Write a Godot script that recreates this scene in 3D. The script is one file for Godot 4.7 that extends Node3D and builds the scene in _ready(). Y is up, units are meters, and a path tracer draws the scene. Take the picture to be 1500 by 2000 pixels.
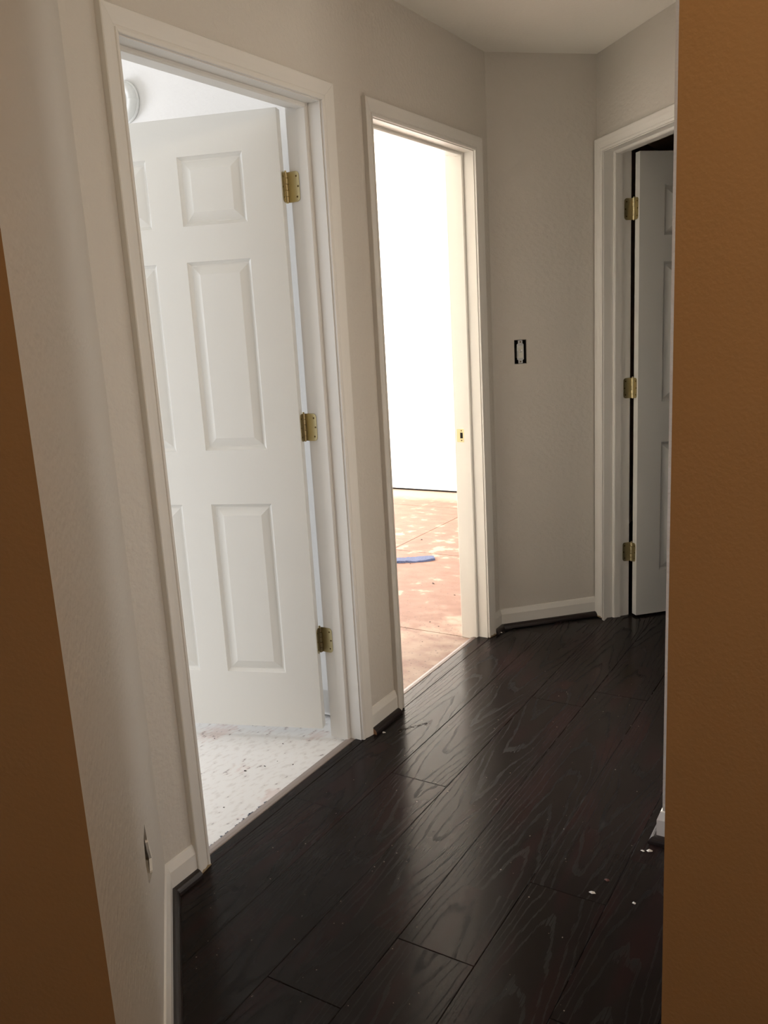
extends Node3D
# A dim hallway seen through an opening in a brown painted wall: two lit rooms behind doors in the left wall, a dark room at the end.
# x = 0 is the hall face of the left wall (the hall is at x > 0), -z leads into the hall, y is up, metres.

const CEIL := 2.44
const SUB := -0.014            # top of the bare sub-floor in the rooms
const TH := 0.115              # wall thickness
const C1 := Vector3(0, 0, -1.3215)     # inside corner, slanted near wall / left wall
const C2 := Vector3(0, 0, -3.435)      # inside corner, left wall / back wall
const BACK_L := 0.492
const NEAR_L := 1.08
const KX := 1.049              # right wall of the hall
const KZ := -2.105
const EDGE := Vector3(1.285, 0, -1.09)  # left edge of the brown wall on the right
const OUT_X := -3.9

var M := {}
var rng := RandomNumberGenerator.new()
var used := {}

# ------------------------------------------------------------------ camera, light
func set_camera() -> void:
	var cam := Camera3D.new()
	cam.name = "camera"
	cam.transform = Transform3D(Basis(Vector3(0.85531966, -0.05494045, -0.51517941), Vector3(-0.06505016, 0.97510509, -0.21198712), Vector3(0.51400073, 0.21482926, 0.83045267)), Vector3(1.53118, 1.39788, 0.0))
	cam.fov = rad_to_deg(2.0 * atan(1000.0 / 1664.62))
	cam.near = 0.02
	add_child(cam)

func set_light() -> void:
	var sky := Sky.new()
	var psm := ProceduralSkyMaterial.new()
	psm.sky_top_color = Color(0.62, 0.74, 0.92)
	psm.sky_horizon_color = Color(0.86, 0.9, 0.95)
	psm.ground_horizon_color = Color(0.6, 0.6, 0.56)
	psm.ground_bottom_color = Color(0.4, 0.4, 0.37)
	sky.sky_material = psm
	var env := Environment.new()
	env.background_mode = Environment.BG_SKY
	env.sky = sky
	env.background_energy_multiplier = 3.0
	env.tonemap_mode = Environment.TONE_MAPPER_LINEAR
	env.tonemap_exposure = 1.0
	env.sdfgi_enabled = true
	env.ssao_enabled = true
	env.ssil_enabled = true
	var we := WorldEnvironment.new()
	we.name = "environment"
	we.environment = env
	add_child(we)
	# daylight entering by the two bedroom windows in the outer wall
	window_light("daylight_near_bedroom", Vector3(OUT_X + 0.05, 1.45, -0.75), -PI / 2, Vector2(1.5, 1.2), Color(0.93, 0.95, 1.0), 6.1)
	window_light("daylight_far_bedroom", Vector3(OUT_X + 0.05, 1.45, -4.9), -PI / 2, Vector2(2.2, 1.3), Color(1.0, 0.985, 0.965), 18.0)
	window_light("daylight_side_passage", Vector3(3.14, 1.5, -1.66), PI / 2, Vector2(0.64, 1.2), Color(1.0, 0.98, 0.95), 1.8)
	window_light("daylight_brown_room", Vector3(1.5, 1.45, 2.52), 0.0, Vector2(1.2, 1.1), Color(1.0, 0.98, 0.95), 0.05)

func window_light(called: String, at: Vector3, turn: float, size: Vector2, c: Color, e: float) -> void:
	var l := AreaLight3D.new()
	l.name = called
	l.position = at
	l.rotation.y = turn
	l.area_size = size
	l.area_normalize_energy = false
	l.light_color = c
	l.light_energy = e
	l.area_range = 20.0
	l.area_attenuation = 2.0
	l.shadow_enabled = true
	add_child(l)

# ------------------------------------------------------------------ mesh helpers
func new_st() -> SurfaceTool:
	var st := SurfaceTool.new()
	st.begin(Mesh.PRIMITIVE_TRIANGLES)
	st.set_smooth_group(0xFFFFFFFF)
	return st

func tri(st: SurfaceTool, a: Vector3, b: Vector3, c: Vector3) -> void:
	for p in [a, b, c]:
		st.add_vertex(p)

func quad(st: SurfaceTool, a: Vector3, b: Vector3, c: Vector3, d: Vector3) -> void:   # corners counter-clockwise seen from outside
	tri(st, a, c, b)
	tri(st, a, d, c)

func box(st: SurfaceTool, lo: Vector3, hi: Vector3) -> void:
	var p := []
	for k in 8:
		p.append(Vector3(hi.x if k & 1 else lo.x, hi.y if k & 2 else lo.y, hi.z if k & 4 else lo.z))
	quad(st, p[4], p[5], p[7], p[6])
	quad(st, p[1], p[0], p[2], p[3])
	quad(st, p[5], p[1], p[3], p[7])
	quad(st, p[0], p[4], p[6], p[2])
	quad(st, p[6], p[7], p[3], p[2])
	quad(st, p[0], p[1], p[5], p[4])

func loft(st: SurfaceTool, prof: PackedVector2Array, rings: Array, capped := true) -> void:
	# rings: arrays of Vector3, one for each profile point; the solid is turned outside out by its signed volume
	var t := []
	var n := prof.size()
	for r in rings.size() - 1:
		var a: Array = rings[r]
		var b: Array = rings[r + 1]
		for i in n:
			var j := (i + 1) % n
			t.append([a[i], a[j], b[j]])
			t.append([a[i], b[j], b[i]])
	if capped:
		var idx := Geometry2D.triangulate_polygon(prof)
		var first: Array = rings[0]
		var last: Array = rings[rings.size() - 1]
		var ccw := not Geometry2D.is_polygon_clockwise(prof)
		for k in range(0, idx.size(), 3):
			var q := [idx[k], idx[k + 1], idx[k + 2]]
			var area := (prof[q[1]] - prof[q[0]]).cross(prof[q[2]] - prof[q[0]])
			if (area > 0) != ccw:
				q.reverse()
			t.append([first[q[2]], first[q[1]], first[q[0]]])
			t.append([last[q[0]], last[q[1]], last[q[2]]])
	var vol := 0.0
	var o: Vector3 = t[0][0]
	for f in t:
		vol += (f[0] - o).dot((f[1] - o).cross(f[2] - o))
	for f in t:
		if vol > 0:
			tri(st, f[0], f[2], f[1])
		else:
			tri(st, f[0], f[1], f[2])

func prism(st: SurfaceTool, prof: PackedVector2Array, a: Callable, b: Callable) -> void:
	var ra := []
	var rb := []
	for p in prof:
		ra.append(a.call(p))
		rb.append(b.call(p))
	loft(st, prof, [ra, rb])

func plan(st: SurfaceTool, prof: PackedVector2Array, y0: float, y1: float) -> void:   # polygon in (x, z) raised from y0 to y1
	prism(st, prof, func(p): return Vector3(p.x, y0, p.y), func(p): return Vector3(p.x, y1, p.y))

func tube(st: SurfaceTool, a: Vector3, b: Vector3, r: float, n := 14, r2 := -1.0) -> void:
	var ax := (b - a).normalized()
	var s := ax.cross(Vector3.UP if absf(ax.y) < 0.9 else Vector3.RIGHT).normalized()
	var u := ax.cross(s)
	var prof := PackedVector2Array()
	for k in n:
		prof.append(Vector2.from_angle(TAU * k / n))
	if r2 < 0:
		r2 = r
	prism(st, prof, func(p): return a + (s * p.x + u * p.y) * r, func(p): return b + (s * p.x + u * p.y) * r2)

func lathe(st: SurfaceTool, prof: Array, n := 32) -> void:   # (radius, height) pairs about the y axis, smooth
	st.set_smooth_group(1)
	for k in prof.size() - 1:
		for i in n:
			var a := TAU * i / n
			var b := TAU * (i + 1) / n
			var f := func(q: Vector2, w: float): return Vector3(cos(w) * q.x, q.y, sin(w) * q.x)
			quad(st, f.call(prof[k], a), f.call(prof[k + 1], a), f.call(prof[k + 1], b), f.call(prof[k], b))

func obj(called: String, st: SurfaceTool, m: Material, parent: Node = null, uv := false) -> MeshInstance3D:
	st.generate_normals()
	if uv:
		st.generate_tangents()
	st.set_material(m)
	var o := MeshInstance3D.new()
	o.mesh = st.commit()
	o.cast_shadow = GeometryInstance3D.SHADOW_CASTING_SETTING_ON
	put(o, called, parent)
	return o

func put(o: Node3D, called: String, parent: Node = null) -> void:
	if parent == null:
		var n: int = used.get(called, 0)
		used[called] = n + 1
		o.name = called if n == 0 else "%s_%03d" % [called, n]
		add_child(o, true)
	else:
		o.name = called
		parent.add_child(o, true)

func tag(o: Node, label: String, category: String, kind := "", group := "") -> void:
	o.set_meta("label", label)
	o.set_meta("category", category)
	if kind:
		o.set_meta("kind", kind)
	if group:
		o.set_meta("group", group)

func frame(x: Vector3, z: Vector3, at: Vector3) -> Transform3D:
	return Transform3D(Basis(x, Vector3.UP, z), at)

# ------------------------------------------------------------------ materials
func noise(freq: float, s: int, octaves := 3, kind := FastNoiseLite.TYPE_SIMPLEX_SMOOTH) -> FastNoiseLite:
	var n := FastNoiseLite.new()
	n.noise_type = kind
	n.seed = s
	n.frequency = freq
	n.fractal_octaves = octaves
	return n

func relief(freq: float, s: int, bump: float, octaves := 3, size := 512) -> ImageTexture:
	var im := noise(freq, s, octaves).get_seamless_image(size, size)
	im.convert(Image.FORMAT_RGBA8)
	im.bump_map_to_normal_map(bump)
	return ImageTexture.create_from_image(im)

func paint(c: Color, rough: float, tex: ImageTexture = null, per_m := 2.0, strength := 1.0) -> StandardMaterial3D:
	var m := StandardMaterial3D.new()
	m.albedo_color = c
	m.roughness = rough
	if tex:
		m.normal_enabled = true
		m.normal_texture = tex
		m.normal_scale = strength
		m.uv1_triplanar = true
		m.uv1_world_triplanar = true
		m.uv1_scale = Vector3.ONE * per_m
	return m

func metal(c: Color, rough: float) -> StandardMaterial3D:
	var m := paint(c, rough)
	m.metallic = 0.9
	return m

func oak(s: int) -> StandardMaterial3D:
	# dark stained oak plank, 0.196 m x 1.6 m: flat-sawn grain with open pores
	var w := 224
	var h := 1536
	var warp := noise(1.0, 11 + s, 3)
	var pore := noise(1.0, 31 + s, 2)
	var tone := noise(1.0, 51 + s, 2)
	var col := Image.create(w, h, false, Image.FORMAT_RGB8)
	var rgh := Image.create(w, h, false, Image.FORMAT_L8)
	var hgt := Image.create(w, h, false, Image.FORMAT_RGBA8)
	var u0 := 0.04 + 0.06 * s * 0.6
	var away := 1.0 if s % 2 == 0 else -1.0
	for y in h:
		var v := 1.6 * y / h
		var mid := u0 + 0.02 * sin(v * 2.1 + s)
		for x in w:
			var u := 0.196 * x / w
			var q := (u - mid) / 0.05
			var f := away * v / 0.24 + 1.0 * q * q + 0.75 * warp.get_noise_2d(u * 9.0, v * 1.9) + 0.10 * warp.get_noise_2d(u * 60.0, v * 16.0 + 40.0)
			var p := f - floorf(f)
			var line := smoothstep(0.66, 0.93, p) * (1.0 - smoothstep(0.95, 1.0, p))
			var st := pore.get_noise_2d(u * 520.0, v * 7.0) * 0.5 + 0.5
			var g := clampf(line * smoothstep(0.22, 0.55, st) + 0.25 * smoothstep(0.60, 0.85, st), 0.0, 1.0)
			var t := tone.get_noise_2d(u * 9.0, v * 1.6) * 0.5 + 0.5
			var c := Color(0.118, 0.100, 0.094).lerp(Color(0.150, 0.102, 0.098), smoothstep(0.45, 0.75, t))
			c = c.lerp(Color(0.078, 0.070, 0.068), g * 0.85)
			col.set_pixel(x, y, c)
			rgh.set_pixel(x, y, Color.from_hsv(0, 0, clampf(0.175 + 0.03 * t + 0.30 * g, 0, 1)))
			hgt.set_pixel(x, y, Color.from_hsv(0, 0, 1.0 - g))
	hgt.bump_map_to_normal_map(1.6)
	var m := StandardMaterial3D.new()
	m.albedo_texture = ImageTexture.create_from_image(col)
	m.roughness = 1.0
	m.roughness_texture = ImageTexture.create_from_image(rgh)
	m.normal_enabled = true
	m.normal_texture = ImageTexture.create_from_image(hgt)
	m.normal_scale = 0.012
	m.metallic_specular = 0.26
	return m

func plywood() -> StandardMaterial3D:
	# bare orange plywood sub-floor of the far bedroom with white paint overspray, laid out over 4 m x 4 m
	var n := 1024
	var im := Image.create(n, n, false, Image.FORMAT_RGB8)
	var big := noise(1.0, 5, 4)
	var fine := noise(1.0, 6, 4)
	var grain := noise(1.0, 7, 3)
	for y in n:
		var z := -6.4 + 4.0 * y / n
		for x in n:
			var wx := -4.0 + 4.0 * x / n
			var g := grain.get_noise_2d(wx * 5.0, z * 16.0) * 0.5 + 0.5
			var c := Color(0.415, 0.295, 0.235).lerp(Color(0.36, 0.235, 0.18), g)
			var b := big.get_noise_2d(wx * 1.7, z * 1.7)
			var f := fine.get_noise_2d(wx * 6.0, z * 7.5)
			c = c.lerp(Color(0.46, 0.345, 0.29), clampf(0.5 * f + 0.3, 0.0, 0.6))
			# paint splashed along the wall, by the doorway and in odd spots
			var edge := smoothstep(-5.86, -6.08, z + 0.10 * b)
			var door := smoothstep(-0.75, -0.25, wx + 0.5 * b) * smoothstep(-3.75, -3.25, z + 0.4 * f)
			var spots := smoothstep(0.26, 0.52, f + 0.5 * b)
			c = c.lerp(Color(0.53, 0.46, 0.40), clampf(maxf(edge, maxf((0.55 + 0.5 * f) * door, 0.85 * spots)), 0.0, 0.95))
			if fine.get_noise_2d(wx * 60.0 + 90.0, z * 60.0) > 0.52:
				c = c.darkened(0.35)
			im.set_pixel(x, y, c)
	var m := StandardMaterial3D.new()
	m.albedo_texture = ImageTexture.create_from_image(im)
	m.roughness = 0.75
	return m

func splashed() -> StandardMaterial3D:
	# sub-floor of the near bedroom, almost covered by white primer, with rubbed streaks and chips
	var n := 768
	var im := Image.create(n, n, false, Image.FORMAT_RGB8)
	var a := noise(1.0, 15, 4)
	var b := noise(1.0, 16, 3)
	for y in n:
		for x in n:
			var u := 1.6 * x / n
			var v := 1.6 * y / n
			var s := a.get_noise_2d(u * 46.0 + v * 12.0, v * 20.0 - u * 8.0)
			var t := b.get_noise_2d(u * 3.0, v * 3.0)
			var c := Color(0.885, 0.875, 0.855).lerp(Color(0.835, 0.82, 0.795), smoothstep(0.0, 0.6, s))
			c = c.lerp(Color(0.78, 0.64, 0.60), 0.28 * smoothstep(0.3, 0.6, t + 0.3 * s))
			if s + 0.25 * t > 0.62:
				c = c.lerp(Color(0.45, 0.42, 0.42), 0.7)
			im.set_pixel(x, y, c)
	var m := StandardMaterial3D.new()
	m.albedo_texture = ImageTexture.create_from_image(im)
	m.roughness = 0.8
	m.uv1_triplanar = true
	m.uv1_world_triplanar = true
	m.uv1_scale = Vector3.ONE / 1.6
	return m

func make_materials() -> void:
	var peel := relief(0.035, 3, 5.0, 3)
	var brushed := relief(0.02, 9, 2.0, 2)
	M.grey = paint(Color(0.795, 0.77, 0.73), 0.62, peel, 2.6, 0.35)
	M.brown = paint(Color(0.69, 0.515, 0.315), 0.6, peel, 6.0, 0.14)
	M.white_wall = paint(Color(0.90, 0.89, 0.87), 0.7, peel, 2.6, 0.16)
	M.ceiling = paint(Color(0.93, 0.91, 0.87), 0.85, peel, 3.0, 0.35)
	M.trim = paint(Color(0.865, 0.85, 0.82), 0.38, brushed, 3.0, 0.1)
	M.leaf = paint(Color(0.88, 0.875, 0.85), 0.42, brushed, 4.0, 0.12)
	M.brass = metal(Color(0.70, 0.655, 0.51), 0.33)
	M.steel = metal(Color(0.72, 0.73, 0.74), 0.35)
	M.hole = paint(Color(0.06, 0.05, 0.04), 0.9)
	M.screw = metal(Color(0.36, 0.29, 0.15), 0.45)
	M.shoe = paint(Color(0.13, 0.10, 0.095), 0.35)
	M.raw = paint(Color(0.62, 0.47, 0.35), 0.8)
	M.strip = paint(Color(0.54, 0.49, 0.455), 0.5, brushed, 6.0, 0.4)
	M.strip_dark = paint(Color(0.335, 0.275, 0.245), 0.55, brushed, 6.0, 0.4)
	M.chipped = paint(Color(0.60, 0.52, 0.40), 0.85)
	M.glue = paint(Color(0.30, 0.32, 0.36), 0.8)
	M.plaster = paint(Color(0.90, 0.88, 0.84), 0.9)
	M.chip = paint(Color(0.34, 0.20, 0.17), 0.8)
	M.dust = paint(Color(0.62, 0.57, 0.52), 0.95)
	M.soot = paint(Color(0.16, 0.11, 0.10), 0.95)
	M.blue = paint(Color(0.25, 0.285, 0.40), 0.95, relief(0.06, 21, 8.0, 3, 256), 8.0, 1.0)
	M.plastic = paint(Color(0.92, 0.92, 0.90), 0.4)
	M.device = paint(Color(0.80, 0.80, 0.76), 0.4)
	M.dark = paint(Color(0.055, 0.055, 0.055), 0.8)
	M.dim = paint(Color(0.20, 0.18, 0.165), 0.9)
	M.ply = plywood()
	M.primer = splashed()
	M.oak = []
	for s in 4:
		M.oak.append(oak(s))
	var gl := StandardMaterial3D.new()
	gl.albedo_color = Color(0.95, 0.98, 1.0, 0.08)
	gl.transparency = BaseMaterial3D.TRANSPARENCY_ALPHA
	gl.roughness = 0.0
	M.glass = gl
	var lit := StandardMaterial3D.new()
	lit.albedo_color = Color(0.95, 0.93, 0.88)
	lit.emission_enabled = true
	lit.emission = Color(1.0, 0.92, 0.80)
	lit.emission_energy_multiplier = 2.0
	M.bulb = lit

# ------------------------------------------------------------------ setting
func solid(called: String, boxes: Array, m: Material, label: String, category: String, at := Transform3D()) -> MeshInstance3D:
	var st := new_st()
	for b in boxes:
		box(st, b[0], b[1])
	var o := obj(called, st, m)
	o.transform = at
	tag(o, label, category, "structure")
	return o

func opening_boxes(length: float, holes: Array, y0 := 0.0, y1 := CEIL, depth := TH) -> Array:
	# slab x 0..length, z -depth..0 with door or window holes [x0, x1, y0, y1]
	var out := []
	var x := 0.0
	for h in holes:
		if h[0] > x:
			out.append([Vector3(x, y0, -depth), Vector3(h[0], y1, 0)])
		if h[2] > y0:
			out.append([Vector3(h[0], y0, -depth), Vector3(h[1], h[2], 0)])
		if h[3] < y1:
			out.append([Vector3(h[0], h[3], -depth), Vector3(h[1], y1, 0)])
		x = h[1]
	if x < length:
		out.append([Vector3(x, y0, -depth), Vector3(length, y1, 0)])
	return out

const DOOR_W := 0.767
const DOOR_H := 2.049
const D1 := -1.8565            # z of the middle of the doorways in the left wall
const D2 := -2.913
const R2 := 0.70710678

func build_shell() -> void:
	# left wall: local x runs along -z from z = 2.6
	var start := 2.6
	var holes := []
	for d in [D1, D2]:
		holes.append([start - d - DOOR_W / 2 - 0.018, start - d + DOOR_W / 2 + 0.018, 0.0, DOOR_H + 0.018])
	solid("wall_left", opening_boxes(start + 6.27, holes), M.grey, "grey-beige left hallway wall with two white framed doorways", "wall", frame(Vector3(0, 0, -1), Vector3(1, 0, 0), Vector3(0, 0, start)))
	# white room side of the left wall
	for h in holes:
		h[2] = SUB
	solid("wall_left_lining", opening_boxes(start + 6.27, holes, SUB, CEIL, 0.004), M.white_wall, "white painted bedroom side of the left hallway wall", "wall", frame(Vector3(0, 0, -1), Vector3(1, 0, 0), Vector3(-TH, 0, start)))
	# slanted near wall with a torn hole, local x from the brown edge towards the inside corner
	var near := frame(Vector3(-R2, 0, -R2), Vector3(R2, 0, -R2), C1 + Vector3(R2, 0, R2) * NEAR_L)
	var hs0 := NEAR_L - 0.49
	var hs1 := NEAR_L - 0.30
	var nb := opening_boxes(NEAR_L, [[hs0, hs1, 0.29, 0.47]], 0.0, CEIL, 0.014)
	nb[0][0].x = 0.012
	var wall := solid("wall_left_near", nb, M.grey, "grey-beige slanted wall with a torn gouge beside the brown painted edge", "wall", near)
	var st := new_st()
	plan(st, PackedVector2Array([Vector2(0, 0), Vector2(0.012, 0), Vector2(0.012, -0.014), Vector2(0.0082, -0.014)]), 0, CEIL)
	obj("corner_bead", st, M.grey, wall)
	st = new_st()
	var gouge := [[0.402, 0.448], [0.452, 0.446], [0.474, 0.405], [0.458, 0.352], [0.40, 0.325], [0.366, 0.315], [0.342, 0.333], [0.378, 0.385]]
	var rim := [[0.40, 0.47], [0.49, 0.47], [0.49, 0.40], [0.49, 0.29], [0.40, 0.29], [0.30, 0.29], [0.30, 0.36], [0.30, 0.47]]
	for k in 8:
		var j := (k + 1) % 8
		var pts := []
		for q in [rim[k], rim[j], gouge[j], gouge[k]]:
			pts.append(Vector3(NEAR_L - q[0], q[1], 0))
		var back := Vector3(0, 0, -0.014)
		quad(st, pts[0], pts[3], pts[2], pts[1])
		quad(st, pts[3], pts[3] + back, pts[2] + back, pts[2])
	obj("torn_board", st, M.grey, wall)
	st = new_st()
	box(st, Vector3(hs0, 0.29, -0.075), Vector3(hs1, 0.47, -0.07))
	obj("cavity", st, M.hole, wall)
	st = new_st()
	loft_patch(st, [[0.338, 0.332], [0.374, 0.386], [0.384, 0.402], [0.388, 0.398], [0.378, 0.376], [0.352, 0.338], [0.368, 0.320], [0.366, 0.312]], 0.0012)
	obj("torn_paper", st, M.plaster, wall)
	# brown room: slab continuing behind the near wall's edge, and the wall right of the opening
	var el := C1 + Vector3(R2, 0, R2) * NEAR_L
	var md := Vector3(-0.955, 0, 0.297).normalized()
	var len_l := el.x / -md.x
	var bl := new_st()
	plan(bl, PackedVector2Array([Vector2(el.x, el.z), Vector2(el.x + md.x * len_l, el.z + md.z * len_l), Vector2(el.x + md.x * len_l, el.z + md.z * len_l - 0.02), Vector2(el.x - 0.016, el.z + 0.0005)]), 0, CEIL)
	var o := obj("wall_front_left", bl, M.brown)
	tag(o, "dark brown painted wall edge beside the slanted grey wall", "wall", "structure")
	o = solid("wall_front_right", [[Vector3(EDGE.x, 0, EDGE.z - TH), Vector3(3.2, CEIL, EDGE.z)]], M.brown, "orange-brown painted wall in the foreground right of the hallway", "wall")
	# back wall with the open switch hole
	var back_f := frame(Vector3(R2, 0, -R2), Vector3(R2, 0, R2), C2)
	solid("wall_back", opening_boxes(BACK_L, [[0.1, 0.157, 1.197, 1.30]]), M.grey, "narrow grey-beige wall at the hallway end with an uncovered switch", "wall", back_f)
	# wall of the third doorway: local x along +x+z from the back corner
	var c3 := c3_at()
	var l3 := (KX - c3.x) / R2
	var mid3 := 0.01 + 0.055 + DOOR_W / 2
	solid("wall_back_right", opening_boxes(l3 + 0.02, [[mid3 - DOOR_W / 2 - 0.018, mid3 + DOOR_W / 2 + 0.018, 0.0, DOOR_H + 0.018]]), M.grey, "grey-beige angled wall at the hallway end holding the dark doorway", "wall", frame(Vector3(R2, 0, R2), Vector3(-R2, 0, R2), c3))
	var rw := new_st()
	plan(rw, PackedVector2Array([Vector2(KX, KZ), Vector2(3.2, KZ), Vector2(3.2, KZ - TH), Vector2(KX + TH, KZ - TH), Vector2(KX + TH, -3.2), Vector2(KX, -3.1)]), 0, CEIL)
	o = obj("wall_right", rw, M.grey)
	tag(o, "grey-beige hallway corner peeking out beside the brown wall", "wall", "structure")
	# bedrooms
	solid("wall_between_bedrooms", [[Vector3(OUT_X, 0.002, -2.455), Vector3(-TH - 0.006, CEIL, -2.35)]], M.white_wall, "white wall behind the open bedroom door carrying a round detector", "wall")
	var wins := [[1.2 + 0.0, 2.7, 0.85, 2.05], [5.0, 7.2, 0.8, 2.1]]
	solid("wall_outer", opening_boxes(7.67, wins, SUB, CEIL, 0.15), M.white_wall, "white outer bedroom wall with two windows", "wall", frame(Vector3(0, 0, -1), Vector3(1, 0, 0), Vector3(OUT_X, 0, 1.2)))
	solid("wall_bedroom_front", [[Vector3(OUT_X, SUB, 1.2), Vector3(-TH - 0.006, CEIL, 1.315)]], M.white_wall, "white near end wall of the bedroom", "wall")
	solid("wall_bedroom_back", [[Vector3(OUT_X, 0.004, -6.29), Vector3(-TH - 0.006, CEIL, -6.27)]], M.white_wall, "glaring white far bedroom wall above the plywood floor", "wall")
	# dark room and brown room shell
	solid("wall_house_back", [[Vector3(OUT_X - 0.15, -0.1, -6.47), Vector3(3.32, CEIL, -6.31)]], M.dim, "bare back wall of the house", "wall")
	solid("wall_house_right", opening_boxes(8.91, [[4.31, 4.99, 0.88, 2.12]], 0.0, CEIL, 0.12), M.brown, "brown side wall with a narrow window at the end of the side passage", "wall", frame(Vector3(0, 0, 1), Vector3(-1, 0, 0), Vector3(3.2, 0, -6.31)))
	window("window_4", frame(Vector3(0, 0, 1), Vector3(-1, 0, 0), Vector3(3.2, 0, -6.31)), [4.31, 4.99, 0.88, 2.12], 0.12)
	solid("wall_house_front", opening_boxes(3.2, [[0.9, 2.1, 0.9, 2.0]]), M.brown, "brown wall with a window facing the hallway opening", "wall", frame(Vector3(-1, 0, 0), Vector3(0, 0, -1), Vector3(3.2, 0, 2.6)))
	solid("ceiling", [[Vector3(OUT_X - 0.15, CEIL, -6.47), Vector3(3.32, CEIL + 0.1, 2.72)]], M.ceiling, "matt off-white textured ceiling", "ceiling")
	# windows
	window("window_1", frame(Vector3(0, 0, -1), Vector3(1, 0, 0), Vector3(OUT_X, 0, 1.2)), wins[0], 0.15)
	window("window_2", frame(Vector3(0, 0, -1), Vector3(1, 0, 0), Vector3(OUT_X, 0, 1.2)), wins[1], 0.15)
	window("window_3", frame(Vector3(-1, 0, 0), Vector3(0, 0, -1), Vector3(3.2, 0, 2.6)), [0.9, 2.1, 0.9, 2.0], TH)

func loft_patch(st: SurfaceTool, pts: Array, z: float) -> void:
	var prof := PackedVector2Array()
	for q in pts:
		prof.append(Vector2(NEAR_L - q[0], q[1]))
	prism(st, prof, func(p): return Vector3(p.x, p.y, -0.004), func(p): return Vector3(p.x + 0.002, p.y, z))

func c3_at() -> Vector3:
	return C2 + Vector3(R2, 0, -R2) * BACK_L

func window(called: String, at: Transform3D, h: Array, depth: float) -> void:
	var st := new_st()
	var z0 := -depth + 0.02
	var z1 := -depth + 0.07
	var b := 0.05
	box(st, Vector3(h[0], h[2], z0), Vector3(h[0] + b, h[3], z1))
	box(st, Vector3(h[1] - b, h[2], z0), Vector3(h[1], h[3], z1))
	box(st, Vector3(h[0] + b, h[2], z0), Vector3(h[1] - b, h[2] + b, z1))
	box(st, Vector3(h[0] + b, h[3] - b, z0), Vector3(h[1] - b, h[3], z1))
	var mx: float = (h[0] + h[1]) / 2
	box(st, Vector3(mx - 0.02, h[2] + b, z0), Vector3(mx + 0.02, h[3] - b, z1))
	var o := obj(called, st, M.trim)
	o.transform = at
	tag(o, "white framed window %s" % ["in the near bedroom", "in the far bedroom", "in the brown room", "in the side passage"][int(called.right(1)) - 1], "window", "structure")
	for s in 2:
		st = new_st()
		var x0: float = h[0] + b if s == 0 else mx + 0.02
		var x1: float = mx - 0.02 if s == 0 else h[1] - b
		box(st, Vector3(x0, h[2] + b, z0 + 0.02), Vector3(x1, h[3] - b, z0 + 0.024))
		obj("pane", st, M.glass, o)

# ------------------------------------------------------------------ floors
func plank(parent: Node, x0: float, x1: float, z0: float, z1: float, m: Material, du: float, dv: float, flip: bool) -> void:
	var g := 0.0004
	var b := 0.0013
	var lo := Vector3(x0 + g, -0.0125, z0 + g)
	var hi := Vector3(x1 - g, 0.0, z1 - g)
	var st := SurfaceTool.new()
	st.begin(Mesh.PRIMITIVE_TRIANGLES)
	st.set_smooth_group(0xFFFFFFFF)
	var top := [Vector3(lo.x + b, 0, hi.z - b), Vector3(hi.x - b, 0, hi.z - b), Vector3(hi.x - b, 0, lo.z + b), Vector3(lo.x + b, 0, lo.z + b)]
	var mid := [Vector3(lo.x, -b, hi.z), Vector3(hi.x, -b, hi.z), Vector3(hi.x, -b, lo.z), Vector3(lo.x, -b, lo.z)]
	var low := []
	for p in mid:
		low.append(Vector3(p.x, lo.y, p.z))
	var f := func(a, bb, c, d):
		for p in [a, c, bb, a, d, c]:
			var u: float = (p.x - x0) / 0.196
			st.set_uv(Vector2((1.0 - u if flip else u) + du, (p.z - z0) / 1.6 + dv))
			st.add_vertex(p)
	f.call(top[0], top[1], top[2], top[3])
	for k in 4:
		var j := (k + 1) % 4
		f.call(mid[k], mid[j], top[j], top[k])
		f.call(low[k], low[j], mid[j], mid[k])
	obj("plank", st, m, parent, true)

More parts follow.
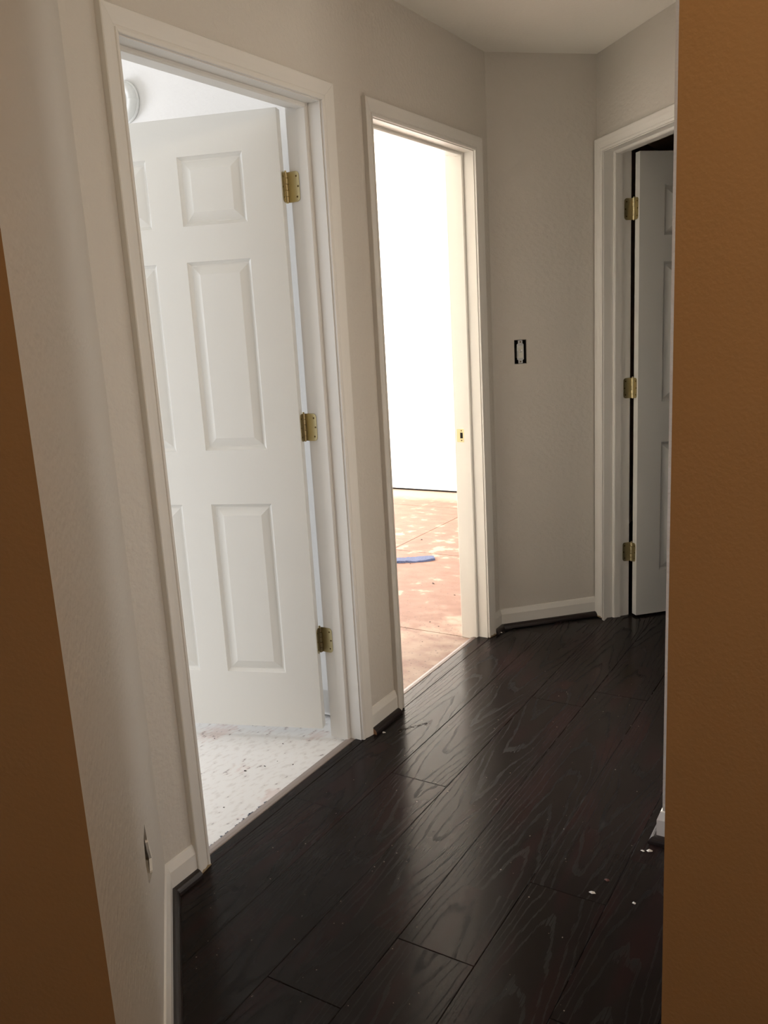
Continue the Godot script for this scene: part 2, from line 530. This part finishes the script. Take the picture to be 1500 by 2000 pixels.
func build_floors() -> void:
	var fl := solid("floor", [[Vector3(-0.03, -0.10, -6.31), Vector3(3.2, -0.0128, 2.6)]], M.dim, "dark stained wide-plank oak floor of the hallway", "floor")
	var ends := {1: -1.842, 2: -2.096, 3: -1.22, 4: -1.457, 5: -1.784}
	rng.seed = 4
	var col := 0
	var x := 0.0105
	while x < 2.5:
		col += 1
		var x1 := x + 0.1966
		var cx := (x + x1) / 2
		var far := -3.435 - x if x < 0.348 else -5.0
		if x >= 0.348 and cx > KX + 0.1:
			far = KZ - 0.02
		var near := 1.6 if x > 0.5 else -1.3215 + x1
		var cuts := [near]
		var e: float = ends.get(col, -1.1 - rng.randf() * 0.6)
		var z := e
		var zs := []
		while z < near - 0.15:
			zs.append(z)
			z += 1.5 + rng.randf() * 0.3
		zs.reverse()
		cuts.append_array(zs)
		z = e - 1.45 - rng.randf() * 0.3
		while z > far + 0.15:
			cuts.append(z)
			z -= 1.5 + rng.randf() * 0.3
		cuts.append(far)
		for k in cuts.size() - 1:
			plank(fl, x, x1, cuts[k + 1], cuts[k], M.oak[rng.randi() % 4], 0.0, rng.randf(), rng.randf() < 0.5)
		x = x1
	# narrow ripped strips reaching into the doorways
	plank(fl, -0.024, 0.0105, D1 - 0.44, -1.335, M.oak[0], 0.3, 0.1, false)
	plank(fl, -0.048, 0.0105, D2 - DOOR_W / 2 - 0.005, D2 + DOOR_W / 2 + 0.005, M.oak[1], 0.5, 0.4, false)
	# near bedroom
	solid("floor_near_bedroom", [[Vector3(OUT_X, SUB - 0.03, -2.45), Vector3(-0.03, SUB, 1.3)]], M.primer, "bare bedroom sub-floor smeared with white primer", "floor")
	# far bedroom: sheets of plywood
	var fb := solid("floor_far_bedroom", [[Vector3(OUT_X, -0.06, -6.31), Vector3(-0.03, SUB - 0.012, -2.45)]], M.shoe, "orange plywood sub-floor of the bright bedroom splashed with white paint", "floor")
	for row in [[-2.45, -3.3, [-0.05, -1.8, -3.9]], [-3.3, -4.52, [-0.05, -2.44, -3.9]], [-4.52, -5.74, [-0.05, -1.22, -3.66, -3.9]], [-5.74, -6.30, [-0.05, -2.44, -3.9]]]:
		for k in row[2].size() - 1:
			var st := SurfaceTool.new()
			st.begin(Mesh.PRIMITIVE_TRIANGLES)
			st.set_smooth_group(0xFFFFFFFF)
			var g := 0.0025
			var x1: float = row[2][k] - g
			var x0: float = row[2][k + 1] + g
			var z1: float = row[0] - g
			var z0: float = row[1] + g
			var t := [Vector3(x0, SUB, z1), Vector3(x1, SUB, z1), Vector3(x1, SUB, z0), Vector3(x0, SUB, z0)]
			var f := func(a, b, c, d):
				for p in [a, c, b, a, d, c]:
					st.set_uv(Vector2((p.x + 4.0) / 4.0, (p.z + 6.4) / 4.0))
					st.add_vertex(p)
			f.call(t[0], t[1], t[2], t[3])
			for i in 4:
				var j := (i + 1) % 4
				var dn := Vector3(0, -0.012, 0)
				f.call(t[i] + dn, t[j] + dn, t[j], t[i])
			obj("plywood_sheet", st, M.ply, fb)

# ------------------------------------------------------------------ trim
const BASE := [[0.0, 0.0], [0.012, 0.0], [0.012, 0.066], [0.0045, 0.088], [0.0, 0.09]]

func shoe_profile() -> PackedVector2Array:
	var p := PackedVector2Array([Vector2(0.012, 0), Vector2(0.030, 0)])
	for k in 6:
		var a := PI / 2 * k / 5
		p.append(Vector2(0.012 + 0.018 * cos(a), 0.003 + 0.018 * sin(a)))
	p.append(Vector2(0.012, 0.021))
	return p

func sweep_seg(prof: PackedVector2Array, path: Array, k: int) -> SurfaceTool:
	# one straight piece of a moulding along a plan path; the wall is on the left of the path, the profile grows to its right
	var st := new_st()
	var ends := []
	for i in [k, k + 1]:
		var p: Vector2 = path[i]
		var t: Vector2 = (path[k + 1] - path[k]).normalized()
		var n := Vector2(-t.y, t.x)
		var off := n
		var other: int = i - 1 if i == k else i + 1
		if other >= 0 and other < path.size():
			var t2: Vector2 = ((path[i] - path[other]) if i == k else (path[other] - path[i])).normalized()
			var n2 := Vector2(-t2.y, t2.x)
			off = (n + n2) / (1.0 + n.dot(n2))
		ends.append([p, off])
	prism(st, prof, func(q): return Vector3(ends[0][0].x + ends[0][1].x * q.x, q.y, ends[0][0].y + ends[0][1].y * q.x), func(q): return Vector3(ends[1][0].x + ends[1][1].x * q.x, q.y, ends[1][0].y + ends[1][1].y * q.x))
	return st

func baseboard(names: Array, labels: Array, path: Array, y := 0.0, with_shoe := true) -> Array:
	var made := []
	var prof := PackedVector2Array()
	for q in BASE:
		prof.append(Vector2(q[0], q[1]))
	for k in path.size() - 1:
		var o := obj(names[k], sweep_seg(prof, path, k), M.trim)
		o.position.y = y
		tag(o, labels[k], "baseboard", "structure")
		if with_shoe:
			obj("shoe_moulding", sweep_seg(shoe_profile(), path, k), M.shoe, o)
		made.append(o)
	return made

func build_trim() -> void:
	var el := C1 + Vector3(R2, 0, R2) * NEAR_L
	var v := func(p: Vector3): return Vector2(p.x, p.z)
	baseboard(["baseboard_left_near", "baseboard_left_corner"], ["white baseboard along the slanted near wall with dark shoe moulding", "short white baseboard between the slanted wall and the nearer door frame"], [v.call(el), v.call(C1), Vector2(0, -1.4185)])
	var b := baseboard(["baseboard_left"], ["short white baseboard between the two left doorways"], [Vector2(0, -2.2955), Vector2(0, -2.4755)])
	var st := new_st()
	var prof := shoe_profile()
	prism(st, prof, func(q): return Vector3(q.x, q.y, -2.2950), func(q): return Vector3(q.x, q.y, -2.2962))
	obj("cut_end", st, M.raw, b[0])
	baseboard(["baseboard_left_end", "baseboard_back"], ["stub of white baseboard beside the bright doorway's frame", "white baseboard below the uncovered switch at the hallway end"], [Vector2(0, -3.3505), v.call(C2), v.call(c3_at())])
	baseboard(["baseboard_right", "baseboard_right_front"], ["white baseboard along the right hallway wall", "white baseboard and dark shoe end peeking out behind the brown wall"], [Vector2(KX, -3.08), Vector2(KX, KZ), Vector2(3.2, KZ)])
	baseboard(["baseboard_front_right"], ["white baseboard along the orange-brown wall in the foreground"], [Vector2(EDGE.x, EDGE.z), Vector2(3.19, EDGE.z)])
	baseboard(["baseboard_bedroom"], ["white baseboard glimpsed through the gap behind the open door"], [Vector2(-TH - 0.006, -2.35), Vector2(OUT_X, -2.35)], 0.01, false)
	# threshold strips on the bare edge of the plank floor
	for d in [[D1, -0.024, "worn taupe metal threshold strip at the half-open door", 0.034], [D2, -0.048, "brown threshold strip at the bright doorway", 0.03]]:
		st = new_st()
		var x1: float = d[1] - 0.001
		var w: float = d[3]
		var pr := PackedVector2Array([Vector2(x1, SUB), Vector2(x1, -0.003), Vector2(x1 - 0.003, -0.001), Vector2(x1 - 0.015, -0.001), Vector2(x1 - w + 0.002, -0.005), Vector2(x1 - w, SUB)])
		var za: float = d[0] + DOOR_W / 2 - 0.001
		var zb: float = d[0] - DOOR_W / 2 + 0.001
		prism(st, pr, func(q): return Vector3(q.x, q.y, za), func(q): return Vector3(q.x, q.y, zb))
		var o := obj("trim_1" if d[0] == D1 else "trim_2", st, M.strip if d[0] == D1 else M.strip_dark)
		tag(o, d[2], "threshold", "structure")
		for k in 6:
			var z: float = lerpf(za, zb, (k + 0.4) / 6.0)
			st = new_st()
			tube(st, Vector3(x1 - 0.009, -0.003, z), Vector3(x1 - 0.009, -0.0014, z), 0.0026, 10)
			obj("nail", st, M.hole, o)

# ------------------------------------------------------------------ doors
const CASING := [[0.0, 0.0], [0.0, 0.009], [0.002, 0.0105], [0.006, 0.0115], [0.009, 0.0115], [0.0105, 0.0085], [0.0125, 0.0085], [0.015, 0.0105], [0.030, 0.015], [0.046, 0.018], [0.050, 0.018], [0.052, 0.016], [0.052, 0.0]]

func door_frame(called: String, at: Transform3D, label: String) -> Node3D:
	var d := Node3D.new()
	put(d, called)
	d.transform = at
	tag(d, label, "door", "structure")
	var w := DOOR_W / 2
	var h := DOOR_H
	var rv := 0.003
	var prof := PackedVector2Array()
	for q in CASING:
		prof.append(Vector2(q[0], q[1]))
	# casing: left, head, right, mitred
	for s in [-1, 1]:
		var st := new_st()
		prism(st, prof, func(q): return Vector3(s * (w + rv + q.x), 0.0008, q.y), func(q): return Vector3(s * (w + rv + q.x), h + rv + q.x - 0.0002, q.y))
		obj("casing", st, M.trim, d)
	var sh := new_st()
	prism(sh, prof, func(q): return Vector3(-(w + rv + q.x) + 0.0002, h + rv + q.x, q.y), func(q): return Vector3(w + rv + q.x - 0.0002, h + rv + q.x, q.y))
	obj("head_casing", sh, M.trim, d)
	# bare, chipped foot of one casing
	var cs := 1.0 if called == "door_2" else -1.0
	var cf := new_st()
	var foot := PackedVector2Array([Vector2(0, 0.0006), Vector2(0.053, 0.0006), Vector2(0.053, 0.0075), Vector2(0.044, 0.004), Vector2(0.036, 0.009), Vector2(0.025, 0.005), Vector2(0.014, 0.0065), Vector2(0, 0.003)])
	prism(cf, foot, func(q): return Vector3(cs * (w + rv + q.x), q.y, 0.002), func(q): return Vector3(cs * (w + rv + q.x), q.y, 0.0115 + q.x * 0.142))
	obj("chipped_foot", cf, M.chipped, d)
	# jambs and stops
	for s in [-1, 1]:
		var st := new_st()
		box(st, Vector3(minf(s * w, s * (w + 0.0178)), SUB, -TH - 0.004), Vector3(maxf(s * w, s * (w + 0.0178)), h + 0.0178, 0.001))
		obj("jamb", st, M.trim, d)
		st = new_st()
		stop_bar(st, func(q): return Vector3(s * (w - q.x), -0.008, q.y), func(q): return Vector3(s * (w - q.x), h, q.y))
		obj("door_stop", st, M.trim, d)
	var st2 := new_st()
	box(st2, Vector3(-w, h, -TH - 0.004), Vector3(w, h + 0.0178, 0.001))
	obj("head_jamb", st2, M.trim, d)
	st2 = new_st()
	stop_bar(st2, func(q): return Vector3(-w + 0.011, h - q.x, q.y), func(q): return Vector3(w - 0.011, h - q.x, q.y))
	obj("head_stop", st2, M.trim, d)
	# plain casing on the room side
	for s in [-1, 1]:
		var st := new_st()
		prism(st, prof, func(q): return Vector3(s * (w + rv + q.x), SUB, -TH - 0.004 - q.y), func(q): return Vector3(s * (w + rv + q.x), h + rv + q.x, -TH - 0.004 - q.y))
		obj("inner_casing", st, M.trim, d)
	return d

func stop_bar(st: SurfaceTool, a: Callable, b: Callable) -> void:
	prism(st, PackedVector2Array([Vector2(0, -0.078), Vector2(0.011, -0.078), Vector2(0.011, -0.048), Vector2(0.008, -0.0435), Vector2(0, -0.043)]), a, b)

func leaf_mesh(leaf: Node3D, side: float, y0: float, y1: float) -> void:
	# six-panel moulded leaf, hung at x = 0 and reaching to side * width; both faces have panels
	var w := 0.759
	var gap := 0.0025
	var za := 0.006
	var zb := 0.041
	var xs := [0.0, 0.118, 0.331, 0.436, 0.649, w]
	var ys := [0.0, 0.204, 0.803, 0.985, 1.586, 1.694, 1.899, y1 - y0]
	var st := new_st()
	var P := func(x: float, y: float, z: float): return Vector3(side * (gap + x), y0 + y, z)
	var face := func(a, b, c, d, out: float):
		# a b c d counter-clockwise in (x, y) before mirroring; seen from +z when out > 0
		if (side > 0) == (out > 0):
			quad(st, a, b, c, d)
		else:
			quad(st, d, c, b, a)
	for out in [1.0, -1.0]:
		var z0 := zb if out > 0 else za
		for i in 5:
			for j in 7:
				var pan: bool = (i == 1 or i == 3) and (j == 1 or j == 3 or j == 5)
				var r := [xs[i], xs[i + 1], ys[j], ys[j + 1]]
				if not pan:
					face.call(P.call(r[0], r[2], z0), P.call(r[1], r[2], z0), P.call(r[1], r[3], z0), P.call(r[0], r[3], z0), out)
					continue
				var steps := [[0.0, 0.0], [0.003, 0.005], [0.010, 0.0115], [0.014, 0.0115], [0.040, 0.002]]
				for k in steps.size() - 1:
					var a: float = steps[k][0]
					var b: float = steps[k + 1][0]
					var ra := ring(P, r, a, z0 - out * steps[k][1])
					var rb := ring(P, r, b, z0 - out * steps[k + 1][1])
					for q in 4:
						var n := (q + 1) % 4
						face.call(ra[q], ra[n], rb[n], rb[q], out)
	# edges
	var x0 := 0.0
	var hh: float = y1 - y0
	var c := [[x0, 0.0], [w, 0.0], [w, hh], [x0, hh]]
	for k in 4:
		var n := (k + 1) % 4
		var a: Vector3 = P.call(c[k][0], c[k][1], za)
		var b: Vector3 = P.call(c[n][0], c[n][1], za)
		var up := Vector3(0, 0, zb - za)
		if side > 0:
			quad(st, a, b, b + up, a + up)
		else:
			quad(st, a + up, b + up, b, a)
	var m: MeshInstance3D = leaf
	st.generate_normals()
	st.set_material(M.leaf)
	m.mesh = st.commit()
	# raised fields of the panels
	for out in [1.0, -1.0]:
		for i in [1, 3]:
			for j in [1, 3, 5]:
				var r := [xs[i] + 0.040, xs[i + 1] - 0.040, ys[j] + 0.040, ys[j + 1] - 0.040]
				var z0: float = (zb if out > 0 else za) - out * 0.002
				st = new_st()
				var a: Vector3 = P.call(r[0], r[2], minf(z0, z0 - out * 0.006))
				var b: Vector3 = P.call(r[1], r[3], maxf(z0, z0 - out * 0.006))
				box(st, Vector3(minf(a.x, b.x), a.y, a.z), Vector3(maxf(a.x, b.x), b.y, b.z))
				obj("panel", st, M.leaf, leaf)

func ring(P: Callable, r: Array, a: float, z: float) -> Array:
	return [P.call(r[0] + a, r[2] + a, z), P.call(r[1] - a, r[2] + a, z), P.call(r[1] - a, r[3] - a, z), P.call(r[0] + a, r[3] - a, z)]

func rounded(w: float, h: float, r: float) -> PackedVector2Array:
	# plate w wide with its two far corners rounded; x 0..w, y centred
	var p := PackedVector2Array([Vector2(0, -h / 2)])
	for c in [[w - r, -h / 2 + r, -PI / 2], [w - r, h / 2 - r, 0.0]]:
		for k in 5:
			var a: float = c[2] + PI / 2 * k / 4
			p.append(Vector2(c[0] + r * cos(a), c[1] + r * sin(a)))
	p.append(Vector2(0, h / 2))
	return p

func hinge(door: Node3D, leaf: Node3D, side: float, pivot: Vector3, y: float, turn: float, plate: float) -> void:
	var h := 0.089
	# jamb plate (mesh of the hinge itself) lies on the jamb face
	var jx := -side * DOOR_W / 2      # side is where the leaf reaches to, seen from the pivot
	var st := new_st()
	var prof := rounded(plate, h, 0.012)
	prism(st, prof, func(q): return Vector3(jx - side * 0.0004, y + q.y, pivot.z + q.x), func(q): return Vector3(jx + side * 0.0016, y + q.y, pivot.z + q.x))
	var o := obj("hinge", st, M.brass, door)
	o.set_meta("label", "polished brass butt hinge with rounded corners")
	for q in [[plate - 0.010, 0.030], [plate - 0.005, 0.0], [plate - 0.010, -0.030]]:
		st = new_st()
		var a := Vector3(jx + side * 0.001, y + q[1], pivot.z + q[0])
		tube(st, a, a + Vector3(side * 0.0012, 0, 0), 0.0034, 12, 0.0028)
		obj("screw", st, M.screw, o)
	# knuckles, alternately of the jamb plate and the leaf plate
	for k in 5:
		st = new_st()
		var y0 := y - h / 2 + h / 5 * k
		tube(st, Vector3(pivot.x, y0 + 0.0009, pivot.z), Vector3(pivot.x, y0 + h / 5 - 0.0009, pivot.z), 0.0072 if k % 2 == 0 else 0.0082, 14)
		obj("knuckle", st, M.brass, o)
	st = new_st()
	tube(st, Vector3(pivot.x, y - h / 2 - 0.002, pivot.z), Vector3(pivot.x, y + h / 2 + 0.005, pivot.z), 0.0035, 12)
	obj("pin", st, M.brass, o)
	# plate on the edge of the leaf, in the leaf's own turned axes
	st = new_st()
	var B := Basis(Vector3.UP, turn)
	var pl := rounded(0.030, h, 0.012)
	prism(st, pl, func(q): return pivot * Vector3(1, 0, 1) + B * Vector3(side * 0.0029, 0, q.x + 0.002) + Vector3(0, y + q.y, 0), func(q): return pivot * Vector3(1, 0, 1) + B * Vector3(side * 0.0009, 0, q.x + 0.002) + Vector3(0, y + q.y, 0))
	obj("leaf_plate", st, M.brass, o)
	for q in [[0.024, 0.030], [0.028, 0.0], [0.024, -0.030]]:
		st = new_st()
		var a: Vector3 = pivot * Vector3(1, 0, 1) + B * Vector3(side * 0.0012, 0, q[0]) + Vector3(0, y + q[1], 0)
		var n: Vector3 = B * Vector3(-side * 0.0008, 0, 0)
		tube(st, a, a + n, 0.0034, 12, 0.0028)
		obj("screw", st, M.screw, o)

func hang(door: Node3D, side: float, pivot: Vector3, angle: float, y0: float, y1: float, ys: Array, plate := 0.028) -> void:
	# side: +1 leaf reaches to +x from the pivot, -1 to -x; angle opens it away from the hall
	var leaf := MeshInstance3D.new()
	leaf.name = "leaf"
	door.add_child(leaf, true)
	leaf.set_meta("label", "white six-panel moulded door leaf")
	leaf_mesh(leaf, side, y0, y1)
	var turn := side * angle
	leaf.transform = Transform3D(Basis(Vector3.UP, turn), Vector3(pivot.x, 0, pivot.z))
	for y in ys:
		hinge(door, leaf, side, pivot, y, turn, plate)

func build_doors() -> void:
	var w := DOOR_W / 2
	var left := func(z: float): return frame(Vector3(0, 0, -1), Vector3(1, 0, 0), Vector3(0, 0, z))
	var d1 := door_frame("door_1", left.call(D1), "white six-panel door half open into the pale bedroom with three brass hinges")
	hang(d1, -1.0, Vector3(w - 0.005, 0, -0.139), deg_to_rad(70.5), 0.036, 2.046, [1.824, 1.084, 0.350], 0.047)
	var d2 := door_frame("door_2", left.call(D2), "white framed doorway to the bright bedroom with plywood floor")
	hang(d2, 1.0, Vector3(-w + 0.001, 0, -0.122), deg_to_rad(90.0), 0.012, 2.046, [1.824, 1.084, 0.350])
	# strike plate on the far jamb of the second doorway
	var st := new_st()
	var prof := PackedVector2Array()
	for q in rounded(0.034, 0.057, 0.004):
		prof.append(q)
	prism(st, prof, func(q): return Vector3(w + 0.0004, 0.911 + q.y, -0.082 - q.x), func(q): return Vector3(w - 0.0014, 0.911 + q.y, -0.082 - q.x))
	var sp := obj("strike_plate", st, M.brass, d2)
	sp.set_meta("label", "brass strike plate with a dark latch hole")
	st = new_st()
	box(st, Vector3(w - 0.0019, 0.899, -0.100), Vector3(w - 0.0006, 0.924, -0.088))
	obj("latch_hole", st, M.hole, sp)
	for s in [-1, 1]:
		st = new_st()
		tube(st, Vector3(w - 0.0006, 0.911 + s * 0.021, -0.094), Vector3(w - 0.0022, 0.911 + s * 0.021, -0.094), 0.0030, 12)
		obj("screw", st, M.screw, sp)
	var c3 := c3_at()
	var g := Vector3(R2, 0, R2)
	var d3 := door_frame("door_3", frame(g, Vector3(-R2, 0, R2), c3 + g * (0.01 + 0.055 + w)), "white six-panel door opened into the dark room at the hallway end")
	hang(d3, 1.0, Vector3(-w + 0.004, 0, -0.137), deg_to_rad(90.0), 0.010, 2.041, [1.818, 1.062, 0.309], 0.043)

# ------------------------------------------------------------------ things
func build_things() -> void:
	# uncovered light switch in the back wall
	var back_f := frame(Vector3(R2, 0, -R2), Vector3(R2, 0, R2), C2)
	var sw := Node3D.new()
	put(sw, "light_switch")
	sw.transform = back_f * Transform3D(Basis(), Vector3(0.1285, 1.2485, 0))
	tag(sw, "uncovered grey toggle switch in a dark cut-out of the end wall", "light switch")
	var st := new_st()
	var bw := 0.0275
	var bh := 0.0505
	box(st, Vector3(-bw, -bh, -0.062), Vector3(bw, bh, -0.060))
	box(st, Vector3(-bw, -bh, -0.06), Vector3(-bw + 0.002, bh, -0.004))
	box(st, Vector3(bw - 0.002, -bh, -0.06), Vector3(bw, bh, -0.004))
	box(st, Vector3(-bw + 0.002, -bh, -0.06), Vector3(bw - 0.002, -bh + 0.002, -0.004))
	box(st, Vector3(-bw + 0.002, bh - 0.002, -0.06), Vector3(bw - 0.002, bh, -0.004))
	obj("wall_box", st, M.dark, sw)
	st = new_st()
	var yoke := PackedVector2Array([Vector2(-0.010, -0.049), Vector2(0.010, -0.049), Vector2(0.010, -0.036), Vector2(0.0155, -0.032), Vector2(0.0155, 0.032), Vector2(0.010, 0.036), Vector2(0.010, 0.049), Vector2(-0.010, 0.049), Vector2(-0.010, 0.036), Vector2(-0.0155, 0.032), Vector2(-0.0155, -0.032), Vector2(-0.010, -0.036)])
	prism(st, yoke, func(q): return Vector3(q.x, q.y, -0.003), func(q): return Vector3(q.x, q.y, -0.0012))
	obj("yoke", st, M.steel, sw)
	st = new_st()
	box(st, Vector3(-0.0105, -0.026, -0.03), Vector3(0.0105, 0.026, 0.001))
	obj("switch_body", st, M.device, sw)
	st = new_st()
	prism(st, PackedVector2Array([Vector2(-0.005, -0.004), Vector2(0.005, -0.004), Vector2(0.005, 0.006), Vector2(-0.005, 0.006)]), func(q): return Vector3(q.x, q.y, 0.001), func(q): return Vector3(q.x * 0.7, q.y * 0.7 + 0.006, 0.011))
	obj("toggle", st, M.plastic, sw)
	for s in [-1, 1]:
		st = new_st()
		tube(st, Vector3(0, s * 0.042, -0.0014), Vector3(0, s * 0.042, 0.0006), 0.0032, 12)
		obj("screw", st, M.screw, sw)
	# round smoke detector on the wall between the bedrooms
	var det := Node3D.new()
	put(det, "smoke_detector")
	det.transform = Transform3D(Basis(Vector3.RIGHT, PI / 2), Vector3(-0.905, 2.215, -2.35))
	tag(det, "round white smoke detector high on the wall above the open door", "smoke detector")
	st = new_st()
	lathe(st, [Vector2(0.0001, 0.0), Vector2(0.070, 0.0), Vector2(0.071, 0.006), Vector2(0.069, 0.010), Vector2(0.0001, 0.010)])
	obj("base_plate", st, M.plastic, det)
	st = new_st()
	lathe(st, [Vector2(0.066, 0.010), Vector2(0.066, 0.022), Vector2(0.060, 0.031), Vector2(0.046, 0.036), Vector2(0.044, 0.033), Vector2(0.040, 0.033), Vector2(0.038, 0.037), Vector2(0.0001, 0.039)])
	obj("cover", st, M.plastic, det)
	# blue strip of carpet pad left on the plywood
	rng.seed = 12
	st = new_st()
	var n := 44
	var rows := []
	for k in n + 1:
		var t := float(k) / n
		var mid := Vector3(lerpf(-1.42, -0.86, t), SUB, lerpf(-4.02, -4.415, t))
		var across := Vector3(-0.395, 0, -0.56).normalized() * -1.0
		var hw := 0.046 + 0.008 * sin(t * 9.0) + rng.randf_range(-0.006, 0.006)
		if k >= n - 1:
			hw *= 0.85
		var lift := 0.007 + 0.006 * absf(sin(t * 7.0 + 0.4)) + rng.randf_range(0, 0.002)
		rows.append([mid + across * hw + Vector3(0, 0.0005, 0), mid + across * (hw - 0.006) + Vector3(0, lift, 0), mid - across * (hw - 0.006) + Vector3(0, lift * 0.9, 0), mid - across * hw + Vector3(0, 0.0005, 0)])
	loft(st, PackedVector2Array([Vector2(0, 0), Vector2(0.2, 1), Vector2(0.8, 1), Vector2(1, 0)]), rows)
	var o := obj("carpet_pad_strip", st, M.blue)
	tag(o, "frayed blue strip of carpet pad lying on the plywood floor", "carpet pad")
	# crumbs on the dark planks
	crumb("plaster_crumb", Vector3(0.951, 0, -1.811), 0.0075, M.plaster, 1, "white plaster crumb on the dark planks near a brown chip", Vector3(1.3, 0.8, 0.9))
	crumb("plaster_crumb", Vector3(1.052, 0, -1.819), 0.0058, M.plaster, 2, "small cream plaster crumb on the dark planks near the brown wall", Vector3(1, 0.9, 1))
	crumb("plaster_crumb", Vector3(1.031, 0, -2.042), 0.0075, M.plaster, 3, "white plaster crumb beside the dark shoe moulding end", Vector3(1.2, 0.8, 1))
	crumb("plaster_crumb", Vector3(1.016, 0, -2.036), 0.0045, M.plaster, 4, "tiny white plaster flake next to the crumb at the shoe end", Vector3(1.4, 0.6, 0.8))
	crumb("wood_chip", Vector3(0.968, 0, -1.876), 0.0065, M.chip, 5, "small reddish brown chip on the dark planks", Vector3(1.4, 0.6, 1))
	crumb("plaster_crumb", Vector3(0.030, 0, -3.376), 0.006, M.plaster, 6, "white plaster crumb at the foot of the bright doorway's frame", Vector3(1.3, 0.7, 0.9))
	crumb("plaster_crumb", Vector3(0.045, 0, -2.318), 0.006, M.plaster, 7, "white plaster crumb at the cut end of the dark shoe moulding", Vector3(1.3, 0.7, 0.9))
	specks("dust_specks", 170, func(): return Vector3(rng.randf_range(0.05, 1.02), 0.0, rng.randf_range(-3.1, -1.15)), 0.0006, 0.0018, M.dust, 30, "pale dust specks scattered over the dark planks", "dust")
	specks("dust_smudge", 90, func():
		var t := rng.randf()
		return Vector3(lerpf(0.085, 0.15, t) + rng.randfn(0, 0.004), 0.0, lerpf(-2.355, -2.45, t) + rng.randfn(0, 0.004)), 0.0008, 0.0022, M.soot, 31, "dark smudge of dirt on the planks before the bright doorway", "dirt")
	specks("floor_chips", 24, func(): return Vector3(rng.randf_range(-0.85, -0.07), SUB, rng.randf_range(-2.2, -1.35)), 0.0015, 0.0045, M.soot, 32, "dark chips scattered over the primed bedroom floor", "debris")
	specks("plywood_chips", 30, func(): return Vector3(rng.randf_range(-1.3, -0.1), SUB, rng.randf_range(-4.9, -2.75)), 0.003, 0.008, M.soot, 33, "dark crumbs scattered over the orange plywood floor", "debris")
	specks("adhesive_flakes", 60, func(): return Vector3(-0.0625 + rng.randfn(0, 0.002), SUB, rng.randf_range(-1.80, -1.48)), 0.003, 0.007, M.glue, 34, "blue-grey adhesive flakes along the near threshold strip", "debris")
	# ceiling lamp of the brown room, behind the viewer
	var lamp := Node3D.new()
	put(lamp, "ceiling_lamp")
	lamp.position = Vector3(2.15, CEIL, -0.25)
	tag(lamp, "round flush ceiling lamp in the brown room", "lamp")
	st = new_st()
	lathe(st, [Vector2(0.0001, 0.0), Vector2(0.15, 0.0), Vector2(0.15, -0.02), Vector2(0.0001, -0.02)])
	obj("base", st, M.steel, lamp)
	st = new_st()
	lathe(st, [Vector2(0.14, -0.02), Vector2(0.135, -0.05), Vector2(0.11, -0.08), Vector2(0.06, -0.10), Vector2(0.0001, -0.105)])
	obj("glass_shade", st, M.bulb, lamp)
	var l := OmniLight3D.new()
	l.name = "ceiling_lamp_light"
	l.position = Vector3(0, -0.06, 0)
	l.light_color = Color(1.0, 0.92, 0.80)
	l.light_energy = 0.92
	l.light_size = 0.1
	l.omni_range = 12.0
	l.omni_attenuation = 2.0
	l.shadow_enabled = true
	lamp.add_child(l)

func crumb_into(st: SurfaceTool, at: Vector3, r: float, squash: Vector3) -> void:
	# irregular eight-faced grain standing on the floor
	var p := []
	for k in 5:
		var a := TAU * k / 5 + rng.randf() * 0.7
		p.append(at + Vector3(cos(a) * r * rng.randf_range(0.7, 1.1) * squash.x, r * squash.y * rng.randf_range(0.35, 0.7), sin(a) * r * rng.randf_range(0.7, 1.1) * squash.z))
	var top := at + Vector3(rng.randf_range(-0.3, 0.3) * r, r * 1.3 * squash.y, rng.randf_range(-0.3, 0.3) * r)
	var low := at + Vector3(0, 0.0001, 0)
	for k in 5:
		var j := (k + 1) % 5
		tri(st, p[k], p[j], top)
		tri(st, p[j], p[k], low)

func crumb(called: String, at: Vector3, r: float, m: Material, s: int, label: String, squash: Vector3) -> void:
	rng.seed = 100 + s
	var st := new_st()
	crumb_into(st, Vector3.ZERO, r, squash)
	var o := obj(called, st, m)
	o.position = at
	tag(o, label, "crumb", "", "crumbs on the hallway floor")

func specks(called: String, n: int, where: Callable, r0: float, r1: float, m: Material, s: int, label: String, category: String) -> void:
	rng.seed = s
	var st := new_st()
	for k in n:
		crumb_into(st, where.call(), rng.randf_range(r0, r1), Vector3(rng.randf_range(0.8, 1.6), 0.6, rng.randf_range(0.8, 1.6)))
	var o := obj(called, st, m)
	tag(o, label, category, "stuff")

func _ready() -> void:
	rng.seed = 1
	set_camera()
	set_light()
	make_materials()
	build_shell()
	build_floors()
	build_trim()
	build_doors()
	build_things()
